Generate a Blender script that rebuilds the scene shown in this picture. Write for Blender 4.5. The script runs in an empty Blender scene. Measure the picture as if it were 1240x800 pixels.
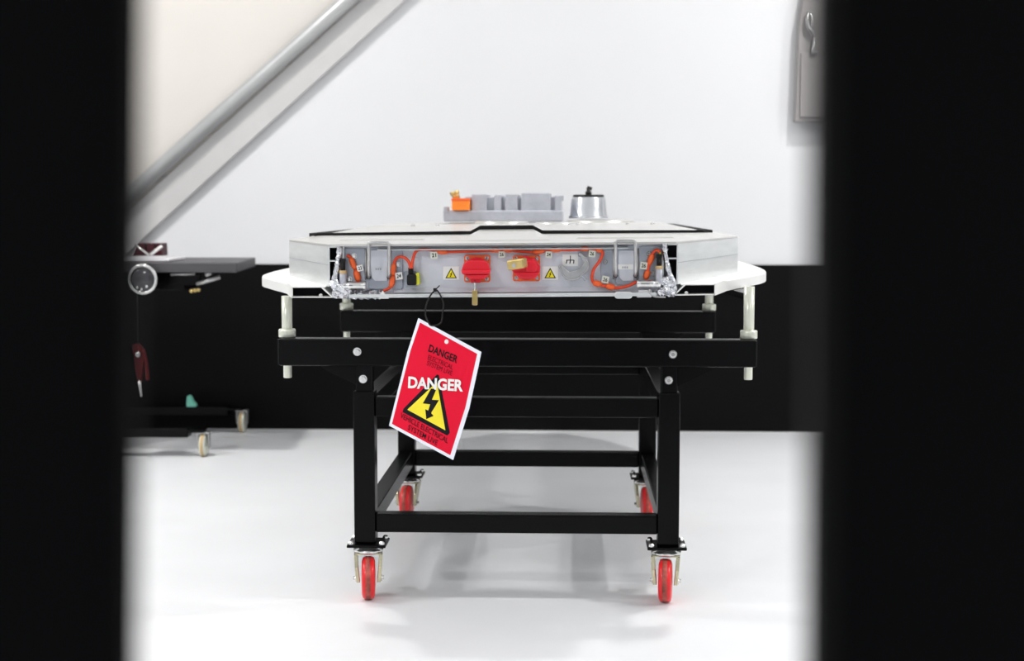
import bpy, math, random
from mathutils import Vector, Matrix

random.seed(7)
R = math.radians
scene = bpy.context.scene
C = scene.collection

# ------------------------------------------------------------------ camera
F_PX = 1800.0
CAM_LOC = Vector((0.137, 0.0, 1.06))
CAM_PITCH, CAM_YAW = R(4.67), R(2.13)
cam_data = bpy.data.cameras.new('camera')
cam_data.sensor_width = 36.0
cam_data.lens = 36.0 * F_PX / 1240.0
cam_data.clip_start = 0.02
cam_data.dof.use_dof = True
cam_data.dof.focus_distance = 3.90
cam_data.dof.aperture_fstop = 3.3
cam = bpy.data.objects.new('camera', cam_data)
C.objects.link(cam)
cam.location = CAM_LOC
cam.rotation_euler = (math.pi / 2 - CAM_PITCH, 0, CAM_YAW)
scene.camera = cam

# ------------------------------------------------------------------ world, exposure
world = bpy.data.worlds.new('world')
scene.world = world
world.use_nodes = True
world.node_tree.nodes['Background'].inputs[0].default_value = (0.93, 0.96, 1.0, 1)
world.node_tree.nodes['Background'].inputs[1].default_value = 0.72
scene.view_settings.view_transform = 'Standard'
scene.view_settings.look = 'None'
scene.view_settings.gamma = 1.0
scene.view_settings.exposure = 0.32
scene.view_settings.use_curve_mapping = False

LAMP_Z = 3.5
# ceiling lamps: x, y, watts; the outermost pair is unseen, added as floor fill
LAMPS = [(-2.4, 0.3, 48), (2.1, 0.3, 14), (-1.85, 5.4, 50), (1.75, 5.4, 52), (-3.7, 3.7, 60), (3.7, 3.7, 68)]

# ------------------------------------------------------------------ maths helpers
_rot = cam.rotation_euler.to_matrix()
AX_R, AX_U, AX_F = _rot @ Vector((1, 0, 0)), _rot @ Vector((0, 1, 0)), _rot @ Vector((0, 0, -1))


def ray(px, py):
    return AX_F * F_PX + AX_R * (px - 620.0) - AX_U * (py - 400.0)


def at(px, py, Y):
    """the point at depth Y that is seen at this place of the 1240 x 800 photograph"""
    d = ray(px, py)
    return CAM_LOC + d * ((Y - CAM_LOC.y) / d.y)


def on_plane(px, py, p0, n):
    d = ray(px, py)
    return CAM_LOC + d * ((p0 - CAM_LOC).dot(n) / d.dot(n))


# ------------------------------------------------------------------ materials
def mat(name, col, rough=0.5, metal=0.0, noise=None, bump=None, emit=None, spec=0.5, trans=0.0, coat=0.0, scale_xyz=None):
    m = bpy.data.materials.new(name)
    m.use_nodes = True
    nt = m.node_tree
    b = nt.nodes['Principled BSDF']
    b.inputs['Base Color'].default_value = (*col, 1)
    b.inputs['Roughness'].default_value = rough
    b.inputs['Metallic'].default_value = metal
    b.inputs['Specular IOR Level'].default_value = spec
    b.inputs['Transmission Weight'].default_value = trans
    b.inputs['Coat Weight'].default_value = coat
    if emit:
        b.inputs['Emission Color'].default_value = (*emit[0], 1)
        b.inputs['Emission Strength'].default_value = emit[1]
    tc = nt.nodes.new('ShaderNodeTexCoord')
    mp = nt.nodes.new('ShaderNodeMapping')
    nt.links.new(tc.outputs['Object'], mp.inputs[0])
    if scale_xyz:
        mp.inputs['Scale'].default_value = scale_xyz
    n = nt.nodes.new('ShaderNodeTexNoise')
    sc, amt = noise if noise else (18.0, 0.04)
    n.inputs['Scale'].default_value = sc
    n.inputs['Detail'].default_value = 6
    nt.links.new(mp.outputs[0], n.inputs[0])
    r = nt.nodes.new('ShaderNodeValToRGB')
    r.color_ramp.elements[0].position = 0.3
    r.color_ramp.elements[1].position = 0.7
    r.color_ramp.elements[0].color = (*[max(0, c * (1 - amt)) for c in col], 1)
    r.color_ramp.elements[1].color = (*[min(1, c * (1 + amt)) for c in col], 1)
    nt.links.new(n.outputs[0], r.inputs[0])
    nt.links.new(r.outputs[0], b.inputs['Base Color'])
    if bump:
        bn = nt.nodes.new('ShaderNodeTexNoise')
        bn.inputs['Scale'].default_value = bump[0]
        bn.inputs['Detail'].default_value = 4
        nt.links.new(mp.outputs[0], bn.inputs[0])
        bp = nt.nodes.new('ShaderNodeBump')
        bp.inputs['Strength'].default_value = bump[1]
        bp.inputs['Distance'].default_value = 0.01
        nt.links.new(bn.outputs[0], bp.inputs['Height'])
        nt.links.new(bp.outputs[0], b.inputs['Normal'])
    return m


M = {}
M['floor'] = mat('floor_paint', (0.755, 0.765, 0.785), 0.42, noise=(2.2, 0.03), bump=(60, 0.02))
M['wall'] = mat('wall_white_paint', (0.58, 0.585, 0.60), 0.7, noise=(1.5, 0.015), bump=(120, 0.03))
M['dado'] = mat('wall_black_paint', (0.0018, 0.0018, 0.0022), 0.6, noise=(3, 0.15), spec=0.09)
M['ceiling'] = mat('ceiling_paint', (0.80, 0.80, 0.80), 0.8)
M['cream'] = mat('cream_board', (0.53, 0.505, 0.475), 0.6, noise=(1.6, 0.03))
M['black'] = mat('black_gloss_paint', (0.0012, 0.0012, 0.0015), 0.25, noise=(9, 0.2), spec=0.11, bump=(40, 0.02))
M['blackfg'] = mat('black_matt_panel', (0.0025, 0.0025, 0.0028), 0.8, spec=0.04)
M['blacktrim'] = mat('black_satin_edge', (0.004, 0.004, 0.004), 0.6, spec=0.08)
M['rubber'] = mat('black_rubber', (0.005, 0.005, 0.005), 0.5, spec=0.25)
M['seal'] = mat('black_foam_seal', (0.008, 0.008, 0.008), 0.7, spec=0.15)
M['void'] = mat('black_hollow_shade', (0.006, 0.006, 0.008), 0.8, spec=0.15)  # black colour standing in for the shade inside the hollow profiles
M['alu'] = mat('milled_aluminium', (0.70, 0.72, 0.72), 0.36, 0.55, noise=(6, 0.06), scale_xyz=(1, 1, 9))
M['sill'] = mat('satin_white_aluminium', (0.80, 0.80, 0.78), 0.4, 0.15, noise=(5, 0.04))
M['panel'] = mat('zinc_blue_grey_sheet', (0.60, 0.62, 0.68), 0.45, 0.1, noise=(14, 0.07), bump=(30, 0.03))
M['plate'] = mat('zinc_grey_bracket', (0.38, 0.41, 0.47), 0.34, 0.45, noise=(20, 0.1))
M['lid'] = mat('pressed_steel_lid', (0.60, 0.595, 0.575), 0.28, 0.6, noise=(7, 0.05), bump=(9, 0.05))
M['cast'] = mat('cast_aluminium', (0.43, 0.44, 0.49), 0.45, 0.35, noise=(30, 0.07), bump=(120, 0.08))
M['can'] = mat('turned_aluminium', (0.58, 0.60, 0.63), 0.22, 0.9, noise=(4, 0.08))
M['chrome'] = mat('zinc_plating', (0.72, 0.72, 0.71), 0.18, 0.9, noise=(25, 0.12))
M['yzinc'] = mat('yellow_zinc_plating', (0.55, 0.52, 0.36), 0.25, 0.85, noise=(20, 0.2))
M['foil'] = mat('crumpled_foil', (0.62, 0.63, 0.66), 0.18, 1.0, noise=(60, 0.15), bump=(70, 0.6))
M['steel'] = mat('dull_steel', (0.45, 0.45, 0.45), 0.35, 0.8, noise=(30, 0.15))
M['ivory'] = mat('ivory_plastic', (0.66, 0.68, 0.58), 0.28, 0.35, noise=(14, 0.06))
M['red'] = mat('red_plastic', (0.72, 0.008, 0.025), 0.35, noise=(10, 0.06))
M['redwheel'] = mat('red_polyurethane', (0.78, 0.012, 0.018), 0.3, noise=(30, 0.12))
M['wheelwear'] = mat('scuffed_wheel_band', (0.40, 0.07, 0.05), 0.5, noise=(45, 0.5))
M['orange'] = mat('orange_plastic', (0.82, 0.115, 0.018), 0.4, noise=(12, 0.06))
M['cable'] = mat('orange_cable_sheath', (0.70, 0.055, 0.012), 0.4)
M['orange2'] = mat('orange_connector', (0.95, 0.24, 0.02), 0.35)
M['brass'] = mat('brass', (0.55, 0.41, 0.16), 0.3, 0.7, noise=(40, 0.15))
M['tan'] = mat('tan_nylon', (0.55, 0.38, 0.18), 0.45)
M['yellow'] = mat('yellow_print', (0.85, 0.72, 0.005), 0.4)
M['ylime'] = mat('lime_yellow_clip', (0.72, 0.72, 0.03), 0.4)
M['ink'] = mat('black_ink', (0.008, 0.008, 0.010), 0.6, spec=0.1)
M['inkred'] = mat('faded_ink_on_red', (0.11, 0.004, 0.012), 0.6, spec=0.1)
M['white'] = mat('white_sticker', (0.80, 0.80, 0.78), 0.4)
M['greysticker'] = mat('pale_grey_sticker', (0.60, 0.62, 0.66), 0.4)
M['card'] = mat('cream_card_tag', (0.66, 0.67, 0.58), 0.5)
M['tagred'] = mat('red_sign_print', (0.72, 0.003, 0.030), 0.5, noise=(8, 0.03), spec=0.12)
M['tagwhite'] = mat('laminate_border', (0.78, 0.80, 0.88), 0.25, coat=0.4)
M['clear'] = mat('hazy_clear_plastic', (0.50, 0.51, 0.52), 0.2, trans=0.25, noise=(30, 0.2))
M['strut'] = mat('light_grey_paint', (0.45, 0.445, 0.445), 0.4, noise=(4, 0.05))
M['tube'] = mat('satin_grey_tube', (0.36, 0.365, 0.37), 0.35, 0.2, noise=(4, 0.05))
M['cabinet'] = mat('warm_grey_paint', (0.29, 0.275, 0.275), 0.5, noise=(4, 0.04))
M['bench'] = mat('dark_grey_laminate', (0.045, 0.043, 0.048), 0.45, noise=(6, 0.1))
M['benchpale'] = mat('pale_grey_tray', (0.62, 0.61, 0.63), 0.4)
M['darkred'] = mat('dark_red_block', (0.04, 0.005, 0.010), 0.5, spec=0.2)
M['clampred'] = mat('clamp_red_paint', (0.06, 0.004, 0.005), 0.5, spec=0.15)
M['teal'] = mat('teal_plastic', (0.20, 0.62, 0.48), 0.4)
M['glassdark'] = mat('dark_lens', (0.03, 0.03, 0.035), 0.1, coat=0.6)
M['lamp'] = mat('lamp_diffuser', (0.9, 0.9, 0.9), 0.5, emit=((1, 0.98, 0.95), 3.0))


# ------------------------------------------------------------------ mesh builder
class MB:
    def __init__(self):
        self.v, self.f, self.s = [], [], []

    def add(self, verts, faces, smooth=False):
        o = len(self.v)
        self.v += [Vector(p) for p in verts]
        self.f += [[i + o for i in f] for f in faces]
        self.s += [smooth] * len(faces)
        return self

    def box(self, a, b):
        (x0, y0, z0), (x1, y1, z1) = a, b
        x0, x1 = min(x0, x1), max(x0, x1)
        y0, y1 = min(y0, y1), max(y0, y1)
        z0, z1 = min(z0, z1), max(z0, z1)
        v = [(x0, y0, z0), (x1, y0, z0), (x1, y1, z0), (x0, y1, z0), (x0, y0, z1), (x1, y0, z1), (x1, y1, z1), (x0, y1, z1)]
        f = [(0, 3, 2, 1), (4, 5, 6, 7), (0, 1, 5, 4), (1, 2, 6, 5), (2, 3, 7, 6), (3, 0, 4, 7)]
        return self.add(v, f)

    def obox(self, c, size, rot):
        c = Vector(c)
        m = rot if isinstance(rot, Matrix) else Matrix.Rotation(rot, 3, 'Z')
        h = Vector(size) / 2
        v = [c + m @ Vector((sx * h.x, sy * h.y, sz * h.z)) for sz in (-1, 1) for sx, sy in ((-1, -1), (1, -1), (1, 1), (-1, 1))]
        f = [(0, 3, 2, 1), (4, 5, 6, 7), (0, 1, 5, 4), (1, 2, 6, 5), (2, 3, 7, 6), (3, 0, 4, 7)]
        return self.add(v, f)

    def loft(self, rings, cap0=True, cap1=True, smooth=False, closed=True):
        n = len(rings[0])
        v = [p for r in rings for p in r]
        f = []
        for k in range(len(rings) - 1):
            for i in range(n if closed else n - 1):
                j = (i + 1) % n
                f.append((k * n + i, k * n + j, (k + 1) * n + j, (k + 1) * n + i))
        o = len(self.v)
        self.add(v, f, smooth)
        if cap0:
            self.f.append([o + i for i in reversed(range(n))]); self.s.append(False)
        if cap1:
            self.f.append([o + (len(rings) - 1) * n + i for i in range(n)]); self.s.append(False)
        return self

    def prism(self, poly, vec):
        """poly: list of 3D points, extruded by vec"""
        vec = Vector(vec)
        a = [Vector(p) for p in poly]
        return self.loft([a, [p + vec for p in a]])

    def tube(self, path, r, n=10, caps=True, radii=None):
        path = [Vector(p) for p in path]
        rings = []
        t0 = (path[1] - path[0]).normalized()
        ref = Vector((0, 0, 1)) if abs(t0.z) < 0.9 else Vector((1, 0, 0))
        u = t0.cross(ref).normalized()
        for i, p in enumerate(path):
            t = (path[min(i + 1, len(path) - 1)] - path[max(i - 1, 0)]).normalized()
            u = (u - t * u.dot(t)).normalized()
            w = t.cross(u)
            rr = radii[i] if radii else r
            rings.append([p + (u * math.cos(2 * math.pi * k / n) + w * math.sin(2 * math.pi * k / n)) * rr for k in range(n)])
        return self.loft(rings, caps, caps, True)

    def lathe(self, origin, axis, prof, n=24, smooth=True, sx=1.0, sy=1.0):
        """prof: list of (radius, height) along axis"""
        o, ax = Vector(origin), Vector(axis).normalized()
        ref = Vector((0, 0, 1)) if abs(ax.z) < 0.9 else Vector((1, 0, 0))
        u = ref.cross(ax).normalized()
        w = ax.cross(u)
        rings = [[o + ax * h + u * (math.cos(2 * math.pi * k / n) * max(r, 1e-5) * sx) + w * (math.sin(2 * math.pi * k / n) * max(r, 1e-5) * sy) for k in range(n)] for r, h in prof]
        return self.loft(rings, True, True, smooth)

    def blob(self, c, r, seed=0, rough=0.25, n=12):
        rnd = random.Random(seed)
        c = Vector(c)
        r = Vector(r) if not isinstance(r, (int, float)) else Vector((r, r, r))
        rings = []
        for i in range(1, n // 2):
            th = math.pi * i / (n // 2)
            rings.append([c + Vector((r.x * math.sin(th) * math.cos(2 * math.pi * k / n), r.y * math.sin(th) * math.sin(2 * math.pi * k / n), r.z * math.cos(th))) * (1 + rnd.uniform(-rough, rough)) for k in range(n)])
        return self.loft(rings, True, True, False)

    def build(self, name, material, parent=None, bevel=0.0, seg=2, loc=None):
        """links ONE mesh object; vertices are given in world space"""
        base = root_of(parent) if parent else (Vector(loc) if loc is not None else Vector((0, 0, 0)))
        me = bpy.data.meshes.new(name)
        me.from_pydata([tuple(p - base) for p in self.v], [], self.f)
        me.polygons.foreach_set('use_smooth', self.s)
        me.materials.append(M[material] if isinstance(material, str) else material)
        import bmesh
        bm = bmesh.new(); bm.from_mesh(me)
        bmesh.ops.recalc_face_normals(bm, faces=bm.faces)
        bm.to_mesh(me); bm.free()
        me.update()
        o = bpy.data.objects.new(name, me)
        C.objects.link(o)
        if parent:
            o.parent = parent
        else:
            o.location = base
        if bevel:
            md = o.modifiers.new('bevel', 'BEVEL')
            md.width = bevel; md.segments = seg; md.limit_method = 'ANGLE'; md.angle_limit = R(40)
            md.harden_normals = False
        return o


def root_of(o):
    while o.parent:
        o = o.parent
    return Vector(o.location)


def thing(name, loc, label, cat, group=None):
    o = bpy.data.objects.new(name, None)
    C.objects.link(o)
    o.location = loc
    o.empty_display_size = 0.05
    return tag(o, label, cat, group)


def tag(o, label, cat, group=None):
    o['label'] = label
    o['category'] = cat
    if group:
        o['group'] = group
    return o


def structure(o):
    o['kind'] = 'structure'
    return o


def inst(src, offset, parent, name=None):
    """a copy of a part sharing its mesh, shifted by offset"""
    c = src.copy()
    C.objects.link(c)
    c.parent = parent
    c.location = Vector(offset)
    return c


def text_polys(body, bold=0.0):
    cu = bpy.data.curves.new('lettering', 'FONT')
    cu.body = body
    cu.size = 1.0
    cu.offset = bold
    cu.resolution_u = 3
    ob = bpy.data.objects.new('lettering', cu)
    C.objects.link(ob)
    dg = bpy.context.evaluated_depsgraph_get()
    me = ob.evaluated_get(dg).to_mesh()
    vs = [(v.co.x, v.co.y) for v in me.vertices]
    fs = [list(p.vertices) for p in me.polygons]
    bpy.data.objects.remove(ob)
    bpy.data.curves.remove(cu)
    x0, x1 = min(v[0] for v in vs), max(v[0] for v in vs)
    y0, y1 = min(v[1] for v in vs), max(v[1] for v in vs)
    return [((x - x0) / (x1 - x0), (y - y0) / (y1 - y0)) for x, y in vs], fs


# ================================================================== the room
WALL_Y = 7.09
DADO_Z = 0.796
m = MB().box((-4.2, -1.6, -0.12), (4.2, WALL_Y + 0.2, 0)); structure(m.build('floor', 'floor'))
m = MB().box((-4.2, WALL_Y, 0), (4.2, WALL_Y + 0.2, 3.7)); structure(m.build('wall_back', 'wall'))
m = MB().box((-4.2, WALL_Y - 0.012, 0), (4.2, WALL_Y, DADO_Z)); structure(m.build('trim_1', 'dado'))
m = MB().box((-4.4, -1.6, 0), (-4.2, WALL_Y + 0.2, 3.7)); structure(m.build('wall_left', 'wall'))
m = MB().box((4.2, -1.6, 0), (4.4, WALL_Y + 0.2, 3.7)); structure(m.build('wall_right', 'wall'))
m = MB().box((-4.4, -1.6, 3.7), (4.4, WALL_Y + 0.2, 3.8)); structure(m.build('ceiling', 'ceiling'))


# ceiling lamps (the light of each lives in its builder)
def ceiling_lamp(x, y, watts, label):
    t = thing('ceiling_lamp', (x, y, LAMP_Z), label, 'lamp', 'square panel lamps hung under the ceiling')
    h = 0.33
    fr = MB()
    for a, b in (((-h, -h), (h, -h + .03)), ((-h, h - .03), (h, h)), ((-h, -h + .03), (-h + .03, h - .03)), ((h - .03, -h + .03), (h, h - .03))):
        fr.box((x + a[0], y + a[1], LAMP_Z), (x + b[0], y + b[1], LAMP_Z + .04))
    fr.build('frame', 'white', t)
    MB().box((x - h + .03, y - h + .03, LAMP_Z + .012), (x + h - .03, y + h - .03, LAMP_Z + .035)).build('diffuser', 'lamp', t)
    for sx in (-1, 1):
        MB().tube([(x + sx * .25, y, LAMP_Z + .03), (x + sx * .25, y, 3.7)], .006, 6).build('hanger_rod', 'steel', t)
    li = bpy.data.lights.new('panel_light', 'AREA')
    li.shape = 'SQUARE'; li.size = 0.16; li.energy = watts; li.color = (1.0, 0.985, 0.96)
    lo = bpy.data.objects.new('panel_light', li)
    C.objects.link(lo); lo.parent = t; lo.location = (0, 0, -0.01)
    return t


for (lx, ly, lw), lab in zip(LAMPS, ('panel lamp hung nearest the camera above the grey stair side',
                                     'panel lamp hung nearest the camera above the wall cabinet side',
                                     'panel lamp hung over the pack lid on the stair side',
                                     'panel lamp hung over the pack lid on the wall cabinet side',
                                     'unseen panel lamp added as floor fill far out on the stair side of the trolley',
                                     'unseen panel lamp added as floor fill far out on the wall cabinet side of the trolley')):
    ceiling_lamp(lx, ly, lw, lab)

# ================================================================== the trolley
TR = thing('trolley', (0, 4.5, 0), 'black steel trolley on four red-wheeled casters carrying the battery pack', 'trolley')
YF, YR = 4.0, 5.05          # centre planes of the two leg pairs
LX = 0.412
LEG_W = 0.058
RAILS = dict(b=(0.182, 0.233), m=(0.500, 0.553))


def bolt(parent, p, r=0.009, d=0.008, axis=(0, -1, 0), material='chrome', name='bolt'):
    ax = Vector(axis)
    b = MB()
    b.lathe(p, ax, [(r * 1.25, 0), (r * 1.25, d * 0.25)], 14, False)
    b.lathe(Vector(p) + ax * d * 0.25, ax, [(r * 0.95, 0), (r * 0.95, d * 0.6), (r * 0.75, d * 0.75)], 6, False)
    return b.build(name, material, parent)


for Y, sgn in ((YF, -1), (YR + 0.06, 1)):
    bm_ = MB().box((-0.641, Y - 0.03, 0.638), (0.641, Y + 0.03, 0.711)).build('cross_beam', 'black', TR, 0.004)
    for sx in (-1, 1):
        MB().box((sx * 0.643 - 0.002, Y - 0.028, 0.640), (sx * 0.643 + 0.002, Y + 0.028, 0.709)).build('end_cap', 'rubber', bm_)
        bolt(bm_, (sx * (LX + 0.012) - 0.004, Y + sgn * 0.03, 0.677 - (0.004 if sx > 0 else 0)), axis=(0, sgn, 0))
for Y, yb in ((YF, YF), (YR, YR + 0.06)):
    for sx in (-1, 1):
        leg = MB().box((sx * LX - LEG_W / 2, Y - LEG_W / 2, 0.152), (sx * LX + LEG_W / 2, Y + LEG_W / 2, 0.569)).build('leg', 'black', TR, 0.004)
        it = MB().box((sx * LX - 0.022, yb - 0.022, 0.45), (sx * LX + 0.022, yb + 0.022, 0.66)).build('upper_leg_tube', 'black', leg, 0.003)
        bs = -1 if Y == YF else 1
        bolt(leg, (sx * LX - 0.002, yb + bs * 0.022, 0.602), axis=(0, bs, 0))
        # gusset plate spreading the beam load outwards
        MB().prism([(sx * (LX + 0.02), yb - 0.006, 0.64), (sx * (LX + 0.125), yb - 0.006, 0.64), (sx * (LX + 0.112), yb - 0.006, 0.628),
                    (sx * (LX + 0.022), yb - 0.006, 0.583)], (0, 0.012, 0)).build('gusset', 'black', TR)
    for key in ('b', 'm'):
        z0, z1 = RAILS[key]
        MB().box((-LX + LEG_W / 2, Y - 0.024, z0), (LX - LEG_W / 2, Y + 0.024, z1)).build('cross_rail', 'black', TR, 0.004)
for sx in (-1, 1):
    for key in ('b', 'm'):
        z0, z1 = RAILS[key]
        MB().box((sx * LX - 0.024, YF + LEG_W / 2, z0), (sx * LX + 0.024, YR - LEG_W / 2, z1)).build('side_rail', 'black', TR, 0.004)


def caster(x, y, swivel, brake=True):
    """swivel: heading of the wheel's trail about z"""
    rot = Matrix.Rotation(swivel, 3, 'Z')

    def L(px, py, pz):
        return Vector((x, y, 0)) + rot @ Vector((px, py, 0)) + Vector((0, 0, pz))
    pl = MB().box((x - 0.053, y - 0.050, 0.144), (x + 0.053, y + 0.050, 0.152)).build('caster', 'black', TR, 0.002)
    for bx, by in ((-1, -1), (1, -1), (1, 1), (-1, 1)):
        MB().lathe((x + bx * 0.042, y + by * 0.039, 0.152), (0, 0, 1), [(0.008, 0), (0.008, 0.006), (0.005, 0.009)], 6, False).build('nut', 'chrome', pl)
    MB().lathe((x, y, 0.122), (0, 0, 1), [(0.028, 0), (0.040, 0.003), (0.041, 0.010), (0.030, 0.013), (0.034, 0.0225)], 24).build('swivel_ring', 'chrome', pl)
    tr = -0.030                                     # trail: the axle sits off the swivel centre
    wc = L(0, tr, 0.058)
    ax = rot @ Vector((1, 0, 0))
    MB().lathe(wc - ax * 0.019, ax, [(0.020, 0.0), (0.046, 0.001), (0.055, 0.004), (0.058, 0.010), (0.058, 0.028), (0.055, 0.034), (0.046, 0.037), (0.020, 0.038)], 36).build('wheel', 'redwheel', pl)
    MB().lathe(wc - ax * 0.008, ax, [(0.050, 0.0), (0.0586, 0.001), (0.0586, 0.014), (0.050, 0.015)], 36).build('tread_band', 'wheelwear', pl)
    fk = MB()
    for s in (-1, 1):
        o = 0.029 * s
        o2 = 0.023 * s
        poly = [L(o, 0.034, 0.124), L(o, -0.034, 0.124), L(o * .93, tr - 0.020, 0.090), L(o2, tr - 0.014, 0.048), L(o2, tr + 0.012, 0.046), L(o * .93, tr + 0.030, 0.085)]
        fk.prism(poly, rot @ Vector((0.010 * s, 0, 0)))
    fk.prism([L(-0.035, -0.034, 0.122), L(0.035, -0.034, 0.122), L(0.035, 0.034, 0.122), L(-0.035, 0.034, 0.122)], (0, 0, 0.004))
    fk.build('fork', 'yzinc', pl, 0.0012)
    for s in (-1, 1):
        MB().lathe(wc + ax * s * 0.030, ax * s, [(0.010, 0), (0.010, 0.006), (0.005, 0.007), (0.005, 0.012)], 6, False).build('axle_nut', 'chrome', pl)
    if brake:
        b = MB()
        b.prism([L(-0.018, 0.045, 0.118), L(0.018, 0.045, 0.118), L(0.024, 0.088, 0.104), L(-0.024, 0.088, 0.104)], (0, 0, 0.004))
        b.prism([L(-0.018, 0.030, 0.122), L(0.018, 0.030, 0.122), L(0.018, 0.046, 0.118), L(-0.018, 0.046, 0.118)], (0, 0, 0.004))
        b.build('brake_pedal', 'yzinc', pl, 0.001)
    return pl


caster(-LX + 0.006, YF, R(7))
caster(LX - 0.004, YF, R(-6))
caster(-LX + 0.004, YR, R(-5))
caster(LX - 0.004, YR, R(3))

# adjustable support posts under the pack sill
PK_X = -0.034
K_TILT = 0.0085


def tz(x, z):
    return z + K_TILT * (x - PK_X)


for px_, Y in ((-0.627, YF + 0.02), (0.627, YF + 0.02), (-0.630, YR + 0.085), (0.626, YR + 0.085)):
    beside = px_ > 0 and Y < 4.5
    top = 0.852 if beside else tz(px_, 0.829)
    p = MB().lathe((px_, Y, 0.60), (0, 0, 1), [(0.0105, 0), (0.0115, 0.002), (0.0115, 0.10), (0.0145, 0.101), (0.0145, top - 0.60)], 20).build('support_post', 'ivory', TR)
    MB().lathe((px_, Y, 0.7115), (0, 0, 1), [(0.022, 0), (0.0235, 0.002), (0.0235, 0.020), (0.0215, 0.0225)], 24).build('collar', 'ivory', p)
    if beside:
        MB().prism([(px_ - .012, Y, .817), (px_ + .010, Y, .817), (px_ + .010, Y + .42, .817), (px_ - .05, Y + .42, .817)], (0, 0, .0165)).build('saddle_arm', 'black', p)

# ================================================================== the battery pack
PK = thing('battery_pack', (PK_X, 5.2, 0.829), 'silver electric vehicle battery pack with orange cables resting on the black trolley', 'battery pack')
Y0 = 3.92                       # plane of the cut extrusion ends
YP = 3.940                      # face of the connector panel

# ---- lower sill: a broad white plate with rounded corners, hollow where it is cut at the corners
PLAN = [(0.560, Y0), (0.585, 4.02), (0.612, 4.12), (0.645, 4.21), (0.685, 4.31), (0.722, 4.41), (0.755, 4.50), (0.776, 4.58), (0.792, 4.67), (0.803, 4.78), (0.811, 4.92), (0.815, 5.10), (0.815, 6.05), (0.79, 6.25), (0.70, 6.45), (0.55, 6.60)]


def ring(half, z, flip=False):
    pts = [(PK_X + h, y) for h, y in half] + [(PK_X - h, y) for h, y in reversed(half)]
    return [Vector((x, y, tz(x, z))) for x, y in pts]


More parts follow.
